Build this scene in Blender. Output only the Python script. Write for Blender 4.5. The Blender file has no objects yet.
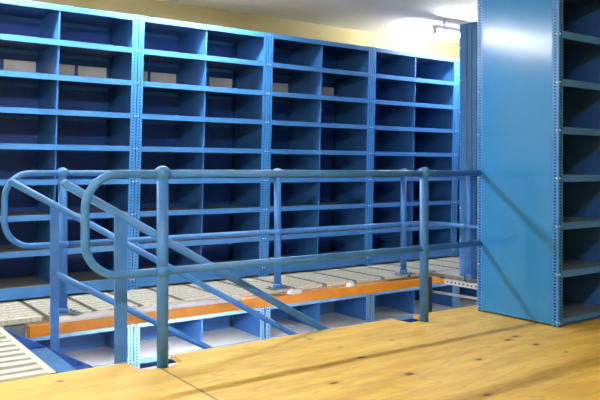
import bpy, bmesh, math, random
from mathutils import Vector, Matrix
random.seed(7)
scn = bpy.context.scene
COL = scn.collection

# ------------------------------------------------------------------ materials
def new_mat(name):
    m = bpy.data.materials.new(name); m.use_nodes = True
    nt = m.node_tree
    return m, nt, nt.nodes['Principled BSDF']

def nd(nt, typ, **kw):
    n = nt.nodes.new(typ)
    for k, v in kw.items(): setattr(n, k, v)
    return n

def math_node(nt, op, a, b=None, c=None):
    n = nd(nt, 'ShaderNodeMath', operation=op)
    for i, v in enumerate((a, b, c)):
        if v is None: continue
        if isinstance(v, (int, float)): n.inputs[i].default_value = v
        else: nt.links.new(v, n.inputs[i])
    return n.outputs[0]

def mix_col(nt, fac, a, b):
    n = nd(nt, 'ShaderNodeMix', data_type='RGBA')
    for s, v in ((n.inputs[0], fac), (n.inputs[6], a), (n.inputs[7], b)):
        if isinstance(v, (int, float)): s.default_value = v
        elif isinstance(v, tuple): s.default_value = (*v, 1)
        else: nt.links.new(v, s)
    return n.outputs[2]

def noise(nt, vec, scale, detail=3, rough=.5):
    n = nd(nt, 'ShaderNodeTexNoise'); n.inputs['Scale'].default_value = scale
    n.inputs['Detail'].default_value = detail; n.inputs['Roughness'].default_value = rough
    if vec is not None: nt.links.new(vec, n.inputs['Vector'])
    return n.outputs['Fac']

def obj_vec(nt, scale=(1, 1, 1)):
    tc = nd(nt, 'ShaderNodeTexCoord'); mp = nd(nt, 'ShaderNodeMapping')
    mp.inputs['Scale'].default_value = scale
    nt.links.new(tc.outputs['Object'], mp.inputs['Vector'])
    return mp.outputs['Vector']

def ramp(nt, fac, lo, hi):
    n = nd(nt, 'ShaderNodeMapRange'); n.inputs[1].default_value = lo; n.inputs[2].default_value = hi
    nt.links.new(fac, n.inputs[0]); return n.outputs[0]

def paint(name, col, rough=.4, var=.12, coat=0., metal=0., scale=6, spec=.5):
    m, nt, b = new_mat(name)
    f = noise(nt, obj_vec(nt), scale, 4, .6)
    dark = tuple(c * (1 - var) for c in col); lite = tuple(min(1, c * (1 + var)) for c in col)
    nt.links.new(mix_col(nt, ramp(nt, f, .3, .7), dark, lite), b.inputs['Base Color'])
    b.inputs['Roughness'].default_value = rough; b.inputs['Metallic'].default_value = metal
    b.inputs['Coat Weight'].default_value = coat; b.inputs['Coat Roughness'].default_value = .15
    b.inputs['Specular IOR Level'].default_value = spec
    return m

BLUE = (.06, .24, .60)
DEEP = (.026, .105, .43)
M = {}
M['blue'] = paint('blue_enamel', BLUE, .38)
M['ribbed'] = paint('blue_ribbed_sheet', (.06, .18, .36), .5)
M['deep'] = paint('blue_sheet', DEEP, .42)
M['panel'] = paint('blue_gloss_panel', (.030, .24, .62), .17, .05, coat=.0, scale=3)
M['rail'] = paint('blue_rail_paint', (.045, .20, .53), .40, .14, scale=9)
M['rail_post'] = paint('blue_post_paint', (.05, .20, .56), .42, .16, scale=9)
M['board'] = paint('grey_shelf_board', (.32, .31, .285), .6, .18, scale=5)
M['under'] = paint('shaded_underside', (.018, .06, .20), .5)  # darker copy of the shelf blue, shade below shelves put into the colour
M['divider'] = paint('lit_divider_sheet', (.045, .18, .52), .38)  # lighter copy of the sheet blue, light on divider faces put into it
M['bay_blue'] = paint('large_bay_blue', (.065, .26, .80), .4)
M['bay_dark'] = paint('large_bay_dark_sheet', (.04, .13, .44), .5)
M['blue_board'] = paint('blue_grey_board', (.16, .24, .33), .5, .3, scale=5)
M['lit_board'] = paint('lit_shelf_board', (.74, .74, .75), .6, .06, scale=5)  # whitened copy of the shelf board, strong light put into the colour
M['lit_blue'] = paint('lit_blue_enamel', (.20, .42, .74), .4)  # paler copy of the enamel for the lower bays, overexposed light in the colour
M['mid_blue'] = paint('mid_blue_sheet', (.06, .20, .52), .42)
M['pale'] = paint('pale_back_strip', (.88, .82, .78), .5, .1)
M['orange'] = paint('orange_beam_paint', (.95, .33, .025), .42, .12, scale=8)
M['white'] = paint('white_foam', (.95, .94, .92), .7, .05, scale=20)
M['white_steel'] = paint('white_steel', (.8, .8, .8), .5, .05)
M['galv'] = paint('galvanised_steel', (.52, .54, .55), .4, .2, metal=.3, scale=14)
M['zinc'] = paint('zinc_bolt', (.8, .8, .78), .3, .05, metal=.6)
M['dark'] = paint('dark_steel', (.05, .07, .10), .45, .2)
M['plate'] = paint('grey_blue_plate', (.16, .22, .29), .5, .25, scale=20)
M['grating'] = paint('pale_grating', (.60, .585, .50), .65, .3, scale=55)
M['grating_edge_and_shade'] = paint('grating_edge_and_shade', (.20, .19, .16), .6, .25, scale=16)
M['landing'] = paint('landing_bars', (.70, .70, .63), .5, .1, scale=12)
M['wall'] = paint('cream_wall', (.60, .51, .26), .8, .03, scale=1.5)
M['ceiling'] = paint('ceiling_white', (.90, .92, .87), .85, .03, scale=1.2)
M['concrete'] = paint('concrete', (.35, .35, .36), .8, .12, scale=2)
M['lamp_body'] = paint('lamp_body', (.8, .8, .78), .4, .03)

def tread_mat():
    m, nt, b = new_mat('scuffed_tread')
    v = obj_vec(nt)
    f = ramp(nt, noise(nt, v, 30, 5, .7), .60, .75)
    nt.links.new(mix_col(nt, f, (.065, .20, .45), (.38, .50, .64)), b.inputs['Base Color'])
    b.inputs['Roughness'].default_value = .4
    return m
M['tread'] = tread_mat()

def slotted(name, col, pitch, lo, hi, duty):
    """paint with a column of punched slots; UV.x runs across the flange, UV.y is metres up"""
    m, nt, b = new_mat(name)
    uv = nd(nt, 'ShaderNodeUVMap'); sp = nd(nt, 'ShaderNodeSeparateXYZ')
    nt.links.new(uv.outputs[0], sp.inputs[0])
    fr = math_node(nt, 'FRACT', math_node(nt, 'DIVIDE', sp.outputs[1], pitch))
    a = math_node(nt, 'LESS_THAN', fr, duty)
    c = math_node(nt, 'MULTIPLY', math_node(nt, 'GREATER_THAN', sp.outputs[0], lo), math_node(nt, 'LESS_THAN', sp.outputs[0], hi))
    h = math_node(nt, 'MULTIPLY', a, c)
    nt.links.new(mix_col(nt, h, col, (.006, .015, .03)), b.inputs['Base Color'])
    b.inputs['Roughness'].default_value = .38
    return m
M['slot'] = slotted('slotted_angle', (.055, .27, .68), .025, .36, .62, .40)
M['slot_lit'] = slotted('slotted_angle_lit', (.22, .45, .78), .025, .36, .62, .40)  # paler copy of the slotted angle, brightness put into the colour
M['slot_big'] = slotted('slotted_angle_big', (.045, .25, .72), .0205, .30, .72, .5)
M['slot_galv'] = slotted('slotted_galvanised', (.62, .64, .66), .05, .35, .65, .4)

def plywood():
    m, nt, b = new_mat('plywood')
    geo = nd(nt, 'ShaderNodeTexCoord'); P = geo.outputs['Object']
    sp = nd(nt, 'ShaderNodeSeparateXYZ'); nt.links.new(P, sp.inputs[0])
    X, Y = sp.outputs[0], sp.outputs[1]
    # warped cathedral grain running along X
    mp = nd(nt, 'ShaderNodeMapping'); mp.inputs['Scale'].default_value = (.55, 2.6, 1)
    nt.links.new(P, mp.inputs[0])
    w = noise(nt, mp.outputs[0], 1.6, 3, .5)
    rings = math_node(nt, 'FRACT', math_node(nt, 'MULTIPLY', w, 9))
    rings = math_node(nt, 'ABSOLUTE', math_node(nt, 'SUBTRACT', rings, .5))
    mp2 = nd(nt, 'ShaderNodeMapping'); mp2.inputs['Scale'].default_value = (2.2, 60, 1)
    nt.links.new(P, mp2.inputs[0]); fine = noise(nt, mp2.outputs[0], 1.5, 4, .6)
    mp3 = nd(nt, 'ShaderNodeMapping'); mp3.inputs['Scale'].default_value = (.9, 5, 1)
    nt.links.new(P, mp3.inputs[0]); blot = noise(nt, mp3.outputs[0], 1.7, 3, .6)
    c = mix_col(nt, ramp(nt, blot, .35, .68), (.86, .59, .125), (.66, .38, .06))
    c = mix_col(nt, math_node(nt, 'MULTIPLY', ramp(nt, rings, .34, .5), .38), c, (.47, .26, .06))
    c = mix_col(nt, math_node(nt, 'MULTIPLY', ramp(nt, fine, .55, .75), .30), c, (.50, .29, .09))
    # sheets: slightly different tone left of the seam, thin dark joint
    left = math_node(nt, 'LESS_THAN', X, 1.452)
    c = mix_col(nt, math_node(nt, 'MULTIPLY', left, .25), c, (.92, .63, .22))
    seam = math_node(nt, 'LESS_THAN', math_node(nt, 'ABSOLUTE', math_node(nt, 'SUBTRACT', X, 1.452)), .006)
    c = mix_col(nt, math_node(nt, 'MULTIPLY', seam, .75), c, (.18, .10, .03))
    # knots: ellipses long in X
    kn = None
    for kx, ky, s in KNOTS:
        dx = math_node(nt, 'DIVIDE', math_node(nt, 'SUBTRACT', X, kx), .030 * s)
        dy = math_node(nt, 'DIVIDE', math_node(nt, 'SUBTRACT', Y, ky), .017 * s)
        r = math_node(nt, 'ADD', math_node(nt, 'MULTIPLY', dx, dx), math_node(nt, 'MULTIPLY', dy, dy))
        kn = r if kn is None else math_node(nt, 'MINIMUM', kn, r)
    halo = math_node(nt, 'SUBTRACT', 1, ramp(nt, kn, .5, 9)); core = math_node(nt, 'SUBTRACT', 1, ramp(nt, kn, .5, 1.6))
    c = mix_col(nt, math_node(nt, 'MULTIPLY', halo, .45), c, (.42, .21, .05))
    c = mix_col(nt, math_node(nt, 'MULTIPLY', core, .95), c, (.10, .045, .012))
    nt.links.new(c, b.inputs['Base Color'])
    b.inputs['Roughness'].default_value = .5
    return m
KNOTS = [(2.414, 2.501, .9), (2.417, 2.872, .8), (2.02, 2.598, .8), (2.434, 3.364, .5), (3.383, 2.67, .8), (3.492, 2.701, .8),
         (3.428, 2.508, .8), (2.905, 2.481, .7), (2.463, 3.112, .45), (2.473, 2.066, .7), (.969, 3.372, .5), (3.421, 2.308, .4), (2.819, 3.065, .4)]

def emit(name, col, s):
    m, nt, b = new_mat(name)
    b.inputs['Base Color'].default_value = (*col, 1)
    b.inputs['Emission Color'].default_value = (*col, 1); b.inputs['Emission Strength'].default_value = s
    return m

# ------------------------------------------------------------------ mesh helpers
def bm_new():
    bm = bmesh.new(); bm.loops.layers.uv.new('UVMap'); return bm

def box(bm, x0, x1, y0, y1, z0, z1, mi=0):
    vs = [bm.verts.new(p) for p in ((x0,y0,z0),(x1,y0,z0),(x1,y1,z0),(x0,y1,z0),(x0,y0,z1),(x1,y0,z1),(x1,y1,z1),(x0,y1,z1))]
    fs = []
    for q in ((0,3,2,1),(4,5,6,7),(0,1,5,4),(1,2,6,5),(2,3,7,6),(3,0,4,7)):
        f = bm.faces.new([vs[i] for i in q]); f.material_index = mi; fs.append(f)
    return fs

def prism(bm, poly, axis, a, b, mi=0):
    """extrude a 2-D polygon along an axis ('x','y','z')"""
    def P(p, t):
        return {'y': (p[0], t, p[1]), 'x': (t, p[0], p[1]), 'z': (p[0], p[1], t)}[axis]
    A = [bm.verts.new(P(p, a)) for p in poly]; B = [bm.verts.new(P(p, b)) for p in poly]
    n = len(poly); fs = [bm.faces.new(A), bm.faces.new(B[::-1])]
    for i in range(n): fs.append(bm.faces.new((A[i], B[i], B[(i+1) % n], A[(i+1) % n])))
    for f in fs: f.material_index = mi
    return fs

def tube(bm, pts, r, seg=14, cap=True, mi=0):
    pts = [Vector(p) for p in pts]; rings = []
    t = (pts[1] - pts[0]).normalized()
    n = t.orthogonal().normalized()
    for i, p in enumerate(pts):
        if i == 0: tn = (pts[1] - pts[0]).normalized()
        elif i == len(pts) - 1: tn = (pts[i] - pts[i-1]).normalized()
        else: tn = ((pts[i+1] - p).normalized() + (p - pts[i-1]).normalized()).normalized()
        n = (n - tn * n.dot(tn)).normalized(); bnv = tn.cross(n)
        rings.append([bm.verts.new(p + (n * math.cos(2*math.pi*k/seg) + bnv * math.sin(2*math.pi*k/seg)) * r) for k in range(seg)])
    for a, b in zip(rings, rings[1:]):
        for k in range(seg):
            f = bm.faces.new((a[k], a[(k+1) % seg], b[(k+1) % seg], b[k])); f.smooth = True; f.material_index = mi
    if cap:
        bm.faces.new(rings[0][::-1]).material_index = mi; bm.faces.new(rings[-1]).material_index = mi

def ball(bm, c, r, sz=1., mi=0):
    g = bmesh.ops.create_uvsphere(bm, u_segments=16, v_segments=10, radius=r, matrix=Matrix.Translation(c) @ Matrix.Diagonal((1, 1, sz, 1)))
    for v in g['verts']:
        for f in v.link_faces: f.smooth = True; f.material_index = mi

def obj(name, bm, mats, parent=None, kind=None, bevel=0):
    bmesh.ops.recalc_face_normals(bm, faces=bm.faces)
    me = bpy.data.meshes.new(name); bm.to_mesh(me); bm.free()
    for m in (mats if isinstance(mats, (list, tuple)) else [mats]): me.materials.append(m)
    o = bpy.data.objects.new(name, me); COL.objects.link(o)
    if parent is not None: o.parent = parent
    if kind: o['kind'] = kind
    if bevel:
        md = o.modifiers.new('edge', 'BEVEL'); md.width = bevel; md.segments = 2; md.limit_method = 'ANGLE'
    return o

def tag(o, label, cat, group=None):
    o['label'] = label; o['category'] = cat
    if group: o['group'] = group
    return o

def thing(name, label, cat, loc=(0, 0, 0), group=None):
    o = bpy.data.objects.new(name, None); COL.objects.link(o); o.location = loc
    o.empty_display_size = .1
    return tag(o, label, cat, group)

def dup(root, loc, label):
    r = root.copy(); COL.objects.link(r); r.location = loc; r['label'] = label
    for ch in root.children:
        c = ch.copy(); COL.objects.link(c); c.parent = r
        for g in ch.children:
            d = g.copy(); COL.objects.link(d); d.parent = c
    return r

def bezier_arc(c, r, a0, a1, n=10):
    return [(c[0] + r*math.cos(a0 + (a1-a0)*i/n), c[1] + r*math.sin(a0 + (a1-a0)*i/n)) for i in range(n+1)]

# ------------------------------------------------------------------ layout (metres; z = 0 is the mezzanine deck)
YS, X0, W, LEAN = 5.624, 2.2337, 1.3076, .0282      # wall shelving: front plane, first joint, bay width, lean to the right
ZT, P = 2.3006, .2771
D = .60
YN, YF = 3.323, 4.966                                # the two guard rails
ZR, ZM = .988, .488
CEIL = 2.655
LOW = -2.45

# ------------------------------------------------------------------ setting
bm = bm_new()
XA, XB, YA = -3.5, 9.0, -2.6
outline = [(XA, YA), (XB, YA), (XB, 3.51), (3.425, 3.51), (3.42, 3.362), (3.243, 3.345), (3.222, 3.51),
           (1.600, 3.51), (1.602, 3.357), (1.475, 3.285), (1.351, 3.350), (1.349, 3.51), (XA, 3.51)]
prism(bm, outline, 'z', -.022, 0)
obj('floor', bm, plywood(), kind='structure')
bm = bm_new(); box(bm, XA, XB, YA, 6.30, CEIL, CEIL + .1); obj('ceiling', bm, M['ceiling'], kind='structure')
bm = bm_new(); box(bm, XA, XB, 6.30, 6.42, LOW, CEIL); obj('wall_back', bm, M['wall'], kind='structure')
bm = bm_new(); box(bm, XA - .12, XA, YA - .12, 6.42, LOW, CEIL); obj('wall_left', bm, M['wall'], kind='structure')
bm = bm_new(); box(bm, XB, XB + .12, YA - .12, 6.42, LOW, CEIL); obj('wall_right', bm, M['wall'], kind='structure')
bm = bm_new(); box(bm, XA, XB, YA - .12, YA, LOW, CEIL); obj('wall_front', bm, M['wall'], kind='structure')
bm = bm_new(); box(bm, XA - .12, XB + .12, YA - .12, 6.42, LOW - .1, LOW); obj('floor.001', bm, M['concrete'], kind='structure')
# white steel joist carrying the edge of the plywood deck
bm = bm_new()
box(bm, XA + .02, XB - .02, 3.27, 3.43, -.036, -.024); box(bm, XA + .02, XB - .02, 3.315, 3.327, -.20, -.036); box(bm, XA + .02, XB - .02, 3.27, 3.37, -.212, -.20)
obj('trim_1', bm, M['white_steel'], kind='structure')

# ------------------------------------------------------------------ shelving bays
def sheared(bm, lean, z0):
    if lean:
        for v in bm.verts: v.co.x += lean * (v.co.z - z0)

def upright(W_, D_, right, back, zb, zt, lean, z0, parent, mat, bolts, pw):
    bm = bm_new(); uvl = bm.loops.layers.uv.verify()
    xa, xb = (W_ - pw, W_ - .002) if right else (.002, pw)
    ya, yb = (D_ - .003, D_) if back else (0, .003)
    fs = box(bm, xa, xb, ya, yb, zb, zt)
    for f in fs:
        for l in f.loops: l[uvl].uv = ((l.vert.co.x - xa) / (xb - xa), l.vert.co.z)
    xs = (W_ - .005, W_ - .002) if right else (.002, .005)
    y0, y1 = (D_ - pw, D_ - .003) if back else (.003, pw)
    fs = box(bm, xs[0], xs[1], y0, y1, zb, zt)
    for f in fs:
        for l in f.loops:
            u = (l.vert.co.y - y0) / (y1 - y0)
            l[uvl].uv = (u, l.vert.co.z)
    if not back:
        bx = W_ - .013 if right else .013
        for z in bolts:
            ball(bm, (bx, -.001, z), .0065, mi=1)
            if not right:
                ball(bm, (.001, .013, z), .0065, mi=1); 
    elif not right:
        for z in bolts: ball(bm, (.001, D_ - .013, z), .0065, mi=1)
    sheared(bm, lean, z0)
    return obj('upright', bm, [mat, M['zinc']], parent)

def make_bay(name, label, group, loc, zs, zb, zt, lean=0, z0=0, W_=W, D_=D, divider=True, strips=(), end_split=None, slot='slot', pw=.05, ribbed=False, end_mat='deep', frame='blue', board='board', inner='deep', div='divider'):
    root = thing(name, label, 'shelving', loc, group)
    W_ = W_ - .004
    for back in (0, 1):
        for right in (0, 1):
            upright(W_, D_, right, back, zb, zt, lean, z0, root, M[slot], zs, pw)
    for z in zs:                                     # folded shelf with a grey board on top
        bm = bm_new()
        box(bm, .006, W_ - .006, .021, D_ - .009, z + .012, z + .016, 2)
        box(bm, pw + .001, W_ - pw - .001, .0, .004, (.018 if z == min(zs) and z > 0 else z - .022), z + .022)
        box(bm, pw + .001, W_ - pw - .001, .004, .02, z - .022, z - .019)
        box(bm, pw + .001, W_ - pw - .001, D_ - .008, D_ - .004, z - .022, z + .016)
        if z < zs[-1] + 10:
            box(bm, .008, W_ - .008, .012, D_ - .008, z + .0161, z + .0195, 1)
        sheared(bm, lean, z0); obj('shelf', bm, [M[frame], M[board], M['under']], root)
    zz = sorted(zs)
    for a, b in zip(zz, zz[1:]):
        if divider:
            bm = bm_new(); m = W_ / 2
            box(bm, m - .001, m + .001, .022, D_ - .01, a + .02, b + .011)
            box(bm, m - .006, m + .006, .020, .022, a + .02, b - .0)
            sheared(bm, lean, z0); obj('divider', bm, M[div], root)
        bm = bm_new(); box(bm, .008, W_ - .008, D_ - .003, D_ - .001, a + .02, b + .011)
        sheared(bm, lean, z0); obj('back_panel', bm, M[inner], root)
    for s in strips:                                  # pale strips added to stand in for bright patches on one level
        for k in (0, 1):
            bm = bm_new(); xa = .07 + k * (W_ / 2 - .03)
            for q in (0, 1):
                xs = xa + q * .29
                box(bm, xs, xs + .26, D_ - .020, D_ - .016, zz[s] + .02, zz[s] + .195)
            sheared(bm, lean, z0); obj('bright_patch_strip', bm, M['pale'], root)['label'] = 'pale strips standing in for bright patches at the back of one level'
    # side sheets, the left one may be in two lengths with a visible joint
    cuts = [zb + .01] + ([end_split] if end_split else []) + [zt]
    for side in (0, 1):
        x = W_ - .0075 if side else .0055
        for a, b in zip(cuts, cuts[1:]):
            bm = bm_new(); box(bm, x, x + .002, .005, D_ - .005, a + .001, b - .001)
            if side == 0 and end_split:
                box(bm, .0008, .0028, pw, D_ - pw, a + .0003, b - .0003)
            if side == 0 and ribbed:
                n = 9
                for i in range(n):
                    y = .05 + (D_ - .1) * (i + .2) / n
                    box(bm, -.007, .0028, y, y + .03, a, b - .0015)
                box(bm, -.001, .0028, .045, D_ - .045, a, b - .0015)
            sheared(bm, lean, z0); obj('side_panel', bm, M[end_mat if side == 0 else div], root)
    return root

zs_up = [ZT - k * P for k in range(9)]
z_ref = ZT - 6 * P
zs_low = [-.302 - .313 * k for k in range(7)]
g_up, g_low = 'wall shelving bays on the walkway', 'lower shelving bays below the walkway'
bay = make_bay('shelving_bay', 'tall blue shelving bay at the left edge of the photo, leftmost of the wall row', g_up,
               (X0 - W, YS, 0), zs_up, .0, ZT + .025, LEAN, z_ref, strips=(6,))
for t, lab in ((0, 'tall blue shelving bay behind the near railing post, second from left along the wall'),
               (1, 'tall blue shelving bay in the wall row, third from the left'),
               (2, 'tall blue shelving bay under the ceiling light, fourth from the left along the wall'),
               (3, 'blue shelving bay ending the wall row, mostly hidden behind the ribbed end panel')):
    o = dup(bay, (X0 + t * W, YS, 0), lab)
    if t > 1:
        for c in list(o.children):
            if c.name.startswith('bright_patch_strip'): bpy.data.objects.remove(c)
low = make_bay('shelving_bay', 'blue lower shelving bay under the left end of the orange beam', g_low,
               (X0 - W - .003, YS, 0), zs_low, LOW, -.255, frame='lit_blue', board='lit_board', inner='mid_blue', slot='slot_lit')
for t, lab in ((0, 'blue lower shelving bay under the orange beam, just right of the near railing post'),
               (1, 'blue lower shelving bay under the orange beam, behind the foot of the sloping handrails'),
               (2, 'blue lower shelving bay under the right end of the orange beam'),
               (3, 'blue lower shelving bay seen under the perforated edge angle, rightmost below the walkway')):
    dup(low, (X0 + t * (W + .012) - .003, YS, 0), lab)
# the two rows on the right: end panels face left
zs_c = [.028 + .3085 * k for k in range(8)]
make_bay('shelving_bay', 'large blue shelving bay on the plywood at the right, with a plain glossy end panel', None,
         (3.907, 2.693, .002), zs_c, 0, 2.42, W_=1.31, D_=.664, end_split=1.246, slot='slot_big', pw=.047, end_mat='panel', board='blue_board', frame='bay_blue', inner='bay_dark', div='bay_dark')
make_bay('shelving_bay', 'blue shelving bay with a ribbed end panel behind the large bay at the right', None,
         (5.125, 3.985, .002), zs_c, 0, 2.412, W_=1.31, D_=.637, slot='slot', ribbed=True, end_mat='ribbed')

# ------------------------------------------------------------------ walkway, landing, edge members
ords = 'first second third fourth fifth sixth seventh eighth ninth tenth eleventh twelfth thirteenth fourteenth fifteenth sixteenth'.split()
def grating_bm(wx, wy, pitch, gap, frame=.012, h=.035):
    bm = bm_new()
    box(bm, 0, frame, 0, wy, -h, -.001, 1); box(bm, wx - frame, wx, 0, wy, -h, -.001, 1)
    n = int((wy) / pitch); p = wy / n
    for i in range(n):
        y = i * p
        if i == 0: box(bm, frame, wx - frame, .001, wy - .001, -h, -h + .003, 1)  # dark sheet added below the ribs so the gaps stay in shade
        box(bm, frame, wx - frame, y + gap / 2, y + p - gap / 2, -.010, -.0005 - .002 * (i % 2))
        box(bm, frame, wx - frame, y + gap / 2, y + gap / 2 + .003, -h, -.010)
    return bm
GP = .345
first = None
for i in range(16):
    x = .99 + GP * i
    lab = 'pale ribbed grating panel of the walkway, %s from its left end' % ords[i]
    if first is None:
        first = tag(obj('grating_panel', grating_bm(GP - .020, 1.275, .046, .016), [M['grating'], M['grating_edge_and_shade']]), lab, 'grating', 'walkway grating panels')
        first.location = (x, 4.945, 0)
    else:
        o = first.copy(); COL.objects.link(o); o.location = (x, 4.945, 0); o['label'] = lab
# landing at the head of the stair: bars run along X
bm = grating_bm(1.0, 1.40, .1165, .052, .03, .04)
# lighter nosing bar along its open edge
box(bm, .965, 1.0, 0, 1.40, -.04, .002)

o = tag(obj('landing_grating', bm, [M['landing'], M['grating_edge_and_shade']]), 'wide barred landing grating at the bottom left, level with the plywood', 'grating'); o.location = (-.005, 3.53, 0)
o = tag(obj('grating_panel', grating_bm(1.9, .44, .048, .008), [M['grating'], M['grating_edge_and_shade']]), 'pale grating deck behind the perforated edge angle, in front of the ribbed end panel', 'grating')
o.location = (5.03, 3.53, 0)
o2 = o.copy(); COL.objects.link(o2); o2.location = (5.03, 4.0, 0); o2['label'] = 'pale grating deck under the ribbed end panel'; 
o3 = o.copy(); COL.objects.link(o3); o3.location = (5.03, 4.48, 0); o3['label'] = 'pale grating deck between the ribbed end panel and the walkway'
# orange box beam
b = thing('rack_beam', 'long orange steel beam along the front edge of the walkway', 'beam', (0, 0, 0))
bm = bm_new(); box(bm, 1.203, 4.93, 4.888, 4.938, -.125, -.047); obj('beam', bm, M['orange'], b, bevel=.004)
bm = bm_new(); box(bm, 4.93, 4.936, 4.86, 4.94, -.21, -.03); box(bm, 4.87, 4.93, 4.884, 4.888, -.21, -.125)
obj('connector_plate', bm, M['orange'], b)
bm = bm_new(); box(bm, 4.936, 5.001, 4.934, 4.94, -.09, -.036); box(bm, 4.997, 5.001, 4.70, 4.934, -.09, -.036); obj('corner_plate', bm, M['orange'], b)
bm = bm_new(); box(bm, 1.197, 1.203, 4.886, 4.94, -.127, -.045); obj('end_cap', bm, paint('rusty_orange', (.42, .12, .02), .6), b)['label'] = 'darker rust orange end cap'
# rack column under the right end, bearer under the left end
bm = bm_new(); uvl = bm.loops.layers.uv.verify(); box(bm, 4.94, 5.0, 4.86, 4.93, LOW, -.04)
tag(obj('rack_column', bm, M['dark']), 'dark steel column holding the right end of the orange beam', 'column')
bm = bm_new(); box(bm, 1.06, 1.19, 4.955, 4.985, -.15, -.045); box(bm, 1.10, 1.13, 4.945, 4.975, LOW, -.15)
tag(obj('walkway_bracket', bm, M['plate']), 'small grey steel bracket beside the left end of the orange beam', 'bracket')
# perforated angle along the right end of the stairwell, and the bar below it
bm = bm_new(); uvl = bm.loops.layers.uv.verify()
fs = box(bm, 5.002, 5.006, 3.53, 4.90, -.085, -.036)
for f in fs:
    for l in f.loops: l[uvl].uv = ((l.vert.co.z + .085) / .049, l.vert.co.y)
fs = box(bm, 5.006, 5.05, 3.53, 4.90, -.042, -.038)
tag(obj('edge_angle', bm, M['slot_galv']), 'pale perforated steel angle along the right end of the stairwell', 'angle')
bm = bm_new(); tube(bm, [(5.02, 3.52, -.155), (5.02, 4.93, -.188)], .013)
tag(obj('tie_bar', bm, M['galv']), 'thin dark grey bar below the perforated edge angle', 'bar')

# torn white packing strips on top of the orange beam
def strip(x0, x1, label):
    bm = bm_new(); n = max(4, int((x1 - x0) / .03)); top = []; bot = []
    rings = []
    for i in range(n + 1):
        x = x0 + (x1 - x0) * i / n; h = .042 + random.uniform(-.010, .012); d = random.uniform(.0, .010)
        rings.append([bm.verts.new(p) for p in ((x, 4.889 - d, -.0465), (x, 4.887 - d, -.047 + h * .7), (x, 4.915, -.046 + h), (x, 4.937, -.047 + h * .8), (x, 4.937, -.0465))])
    for a, b_ in zip(rings, rings[1:]):
        for k in range(5):
            f = bm.faces.new((a[k], a[(k+1) % 5], b_[(k+1) % 5], b_[k])); f.smooth = True
    bm.faces.new(rings[0]); bm.faces.new(rings[-1][::-1])
    tag(obj('foam_strip', bm, M['white']), label, 'packing strip', 'torn white strips on the orange beam')
strip(1.405, 1.93, 'torn white strip on the orange beam, leftmost, beside the left railing post')
strip(1.96, 2.86, 'long torn white strip on the orange beam, behind the near railing post')
strip(3.33, 3.45, 'short torn white scrap on the orange beam, right of the middle railing post')
strip(3.98, 4.04, 'tiny white scrap on the orange beam, rightmost')

# ------------------------------------------------------------------ guard rails
RT, RP = .0205, .030
def loop_pts(y, xl, xstart, r=.17):
    """end loop in the XZ plane: top rail -> round corner -> down -> round corner -> mid rail"""
    pts = [(x, y, ZR) for x in (xstart, xstart - .05)]
    for x, z in bezier_arc((xl + r, ZR - r), r, math.pi/2, math.pi, 9): pts.append((x, y, z))
    for x, z in bezier_arc((xl + r, ZM + r), r, math.pi, 1.5*math.pi, 9): pts.append((x, y, z))
    pts.append((xstart - .05, y, ZM)); pts.append((xstart, y, ZM))
    return pts
def rail_post(root, x, y, zb, plate=None):
    bm = bm_new(); tube(bm, [(x, y, zb), (x, y, ZR - .01)], RP, 18)
    po = obj('post', bm, M['rail_post'], root)
    bm = bm_new(); ball(bm, (x, y, ZR), .044, .95); obj('ball_fitting', bm, M['rail'], po)
    bm = bm_new(); ball(bm, (x, y, ZM), .042, .85); obj('ball_fitting', bm, M['rail'], po)
    if plate:
        bm = bm_new(); box(bm, x - plate, x + plate * 1.25, y - .055, y + .055, zb, zb + .008)
        for sx in (-.7, .8):
            for sy in (-.035, .035):
                bmesh.ops.create_cone(bm, cap_ends=True, segments=6, radius1=.009, radius2=.009, depth=.012, matrix=Matrix.Translation((x + sx * plate, y + sy, zb + .014)))
        obj('base_plate', bm, M['plate'], po)
        bm = bm_new(); tube(bm, [(x, y, zb + .008), (x, y, zb + .045)], .037, 16); obj('collar', bm, M['rail_post'], po)
near = thing('guard_rail', 'blue tubular guard rail at the plywood edge, nearest, ending in a rounded loop', 'railing', (0, 0, 0))
bm = bm_new(); tube(bm, loop_pts(YN, 1.074, 1.473), RT); obj('loop_rail', bm, M['rail'], near)
bm = bm_new(); tube(bm, [(1.473, YN, ZR), (3.895, YN, ZR)], RT); obj('top_rail', bm, M['rail'], near)
bm = bm_new(); tube(bm, [(1.473, YN, ZM), (3.895, YN, ZM)], RT); obj('middle_rail', bm, M['rail'], near)
for x in (1.473, 3.345): rail_post(near, x, YN + .002, -.023)
far = thing('guard_rail', 'blue tubular guard rail on the far walkway edge, above the orange beam', 'railing', (0, 0, 0))
bm = bm_new(); tube(bm, loop_pts(YF, 1.062, 1.447), RT); obj('loop_rail', bm, M['rail'], far)
XR = 5.02
for z, nm in ((ZR, 'top_rail'), (ZM, 'middle_rail')):
    pts = [(1.447, YF, z)] + [(XR - .08 + px, YF - .08 + py, z) for px, py in bezier_arc((0, 0), .08, math.pi/2, 0, 8)] + [(XR, 3.56, z)]
    bm = bm_new(); tube(bm, pts, RT); obj(nm, bm, M['rail'], far)
for x in (1.447, 3.252, 4.717): rail_post(far, x, YF, .001, .085)
rail_post(far, XR + .02, 4.42, .001, .05)

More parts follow.
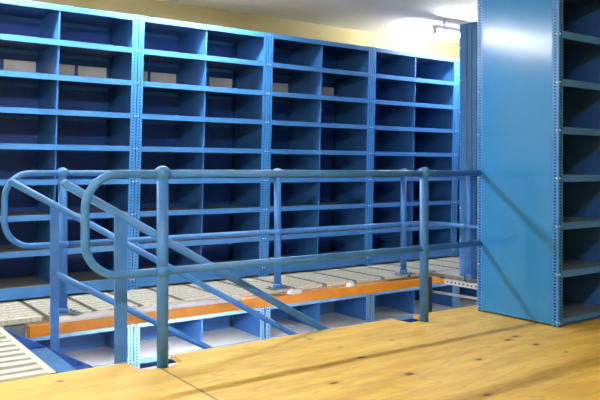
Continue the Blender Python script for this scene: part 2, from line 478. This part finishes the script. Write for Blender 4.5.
# ------------------------------------------------------------------ stair
TAN = .58
def hz(x): return .957 - TAN * (x - 1.007)
st = thing('staircase', 'blue steel staircase going down to the right in the floor opening', 'staircase', (0, 0, 0))
YS0, YS1 = 3.53, 4.70
XE = 1.0 - LOW / TAN
for y in (YS0, YS1 - .008):
    bm = bm_new(); poly = [(1.0, .0), (XE, LOW), (XE - .42, LOW), (1.0, -.25)]
    prism(bm, poly, 'y', y, y + .008)
    poly = [(1.0, .0), (XE, LOW), (XE - .02, LOW), (1.0, -.012)]
    prism(bm, poly, 'y', y - .012 if y > 4 else y, y + .008 if y > 4 else y + .02)
    obj('stringer', bm, M['deep'], st)
n = 15
for k in range(1, n + 1):
    bm = bm_new(); xn = 1.0 + .258 * k; z = -.150 * k
    box(bm, xn - .272, xn, YS0 + .010, YS1 - .010, z - .006, z); box(bm, xn - .004, xn, YS0 + .010, YS1 - .010, z - .045, z - .006)
    obj('tread', bm, M['tread' if k == 1 else 'deep'], st)
def handrail(y, label, mid, pw, px, py):
    root = thing('stair_handrail', label, 'handrail', (0, 0, 0))
    bm = bm_new(); xe = 4.55
    xs = 1.045; pts = [(xs, y, hz(xs)), (xe, y, hz(xe))]
    tube(bm, pts, .022); ball(bm, pts[0], .0223); obj('rail', bm, M['rail'], root)
    if mid:
        bm = bm_new(); tube(bm, [(px, y, hz(px) - .452), (xe, y, hz(xe) - .452)], .022); obj('middle_rail', bm, M['rail'], root)
    for x in (px, 3.9):
        bm = bm_new(); zb = -TAN * (x - 1) - .2
        prism(bm, [(x - pw/2, zb), (x + pw/2, zb), (x + pw/2, hz(x + pw/2)), (x - pw/2, hz(x - pw/2))], 'y', py, py + .014)
        obj('post', bm, M['rail_post'], root, bevel=.002)
handrail(3.512 + .022, 'blue sloping stair handrail beside the near guard rail, without a lower rail', False, .068, 1.325, 3.515)
handrail(4.70, 'blue sloping stair handrail with a lower rail, starting at the left edge', True, .056, 1.318, 4.7015)

# ------------------------------------------------------------------ lights
TUBES = {}
def tube_mat(col, power, length):
    k = (col, round(power, 1), length)
    if k not in TUBES: TUBES[k] = emit('lit_tube', col, power / (math.pi * 2 * math.pi * .014 * (length - .04)))
    return TUBES[k]
def batten(x0, y, z, label, power, length=1.22, along='x', name='batten_light', col=(1, .95, .87), hood=False, drop=0):
    root = thing(name, label, 'lamp', (x0, y, z), 'fluorescent battens')
    def bx(bm, a, b, c, d, e, f):
        if along == 'x': box(bm, a, b, c, d, e, f)
        else: box(bm, c, d, a, b, e, f)
    bm = bm_new(); bx(bm, 0, length, -.032, .032, -.05, 0); obj('housing', bm, M['lamp_body'], root, bevel=.004)
    for e in (0, length - .02):
        bm = bm_new(); bx(bm, e, e + .02, -.02, .02, -.095, -.05)
        obj('lamp_holder', bm, M['lamp_body'], root)
    bm = bm_new()
    a, b_ = ((.02, 0, -.078), (length - .02, 0, -.078))
    if along != 'x': a, b_ = (a[1], a[0], a[2]), (b_[1], b_[0], b_[2])
    tube(bm, [a, b_], .014, 12); obj('tube', bm, tube_mat(col, power, length), root)
    if drop:
        for e in (.15, length - .15):
            bm = bm_new(); bx(bm, e - .012, e + .012, -.012, .012, -.002, drop)
            obj('hanger', bm, M['lamp_body'], root)
    if hood:                                        # unseen skirts added to dim the wall, deeper on the wall side
        for sy, yo, zo in ((1, .075, -.110), (-1, .06, -.088)):
            bm = bm_new()
            prism(bm, [(sy * .033, -.046), (sy * .0345, -.046), (sy * (yo + .0015), zo), (sy * yo, zo)], 'x', .0, length)
            obj('dimming_skirt', bm, M['lamp_body'], root)
    return root
ZL = CEIL - .001
PW = 95
NEUT = (.97, .98, 1.0)
batten(5.50, 5.315, ZL - .07, 'white fluorescent batten on the ceiling beside the ribbed end panel, glowing', PW * .8, col=NEUT, drop=.07)
batten(2.05, 5.30, ZL, 'white fluorescent batten above the middle of the walkway', PW * 1.15, hood=True, col=NEUT)
batten(.15, 5.30, ZL, 'white fluorescent batten above the left end of the walkway', PW * 1.2, length=1.5, hood=True, col=NEUT)
batten(-2.1, 5.30, ZL, 'white fluorescent batten above the landing, left of the photo', PW, hood=True, col=NEUT)
for x, lab in ((-2.4, 'white fluorescent batten over the plywood, left of the camera'), (-.3, 'white fluorescent batten over the plywood, above the camera')):
    batten(x, .6, ZL, lab, PW * 1.25, col=(.86, .94, 1.0))
for x, lab, pw_ in ((-.9, 'first', 30), (1.95, 'second', 40), (3.4, 'third', 6), (5.2, 'fourth', 5)):
    batten(x, 5.12, -.040, 'hidden batten added under the walkway grating to light the lower shelves, %s from the left' % lab, pw_, col=(.95, .97, 1))  # unseen lamps added to brighten the lower shelves

for x, lab, pw_ in ((-.75, 'left', 46), (2.05, 'middle', 28), (3.4, 'right', 20)):
    batten(x, 3.325, -.2125, 'hidden batten added under the joist to light the orange beam, %s' % lab, pw_ * .85, col=(1, .93, .84))  # unseen lamps added to brighten the beam front and its white strips

# ------------------------------------------------------------------ camera
cam_d = bpy.data.cameras.new('camera'); cam = bpy.data.objects.new('camera', cam_d); COL.objects.link(cam)
f_px, yaw, pitch, cy = 696.35, .9588, -.0044, 174.5
cam_d.sensor_width = 36; cam_d.lens = f_px / 600 * 36
cam_d.shift_y = -(200 - cy) / 600
fw = Vector((math.cos(yaw) * math.cos(pitch), math.sin(yaw) * math.cos(pitch), math.sin(pitch)))
cam.location = (0, 0, 1.0)
cam.rotation_euler = fw.to_track_quat('-Z', 'Y').to_euler()
cam_d.clip_start = .05
scn.camera = cam

w = bpy.data.worlds.new('world'); scn.world = w; w.use_nodes = True
w.node_tree.nodes['Background'].inputs[0].default_value = (.5, .55, .6, 1)
w.node_tree.nodes['Background'].inputs[1].default_value = .2
vs = scn.view_settings
vs.view_transform = 'Standard'; vs.look = 'None'; vs.gamma = 1; vs.use_curve_mapping = False
vs.exposure = 0.37
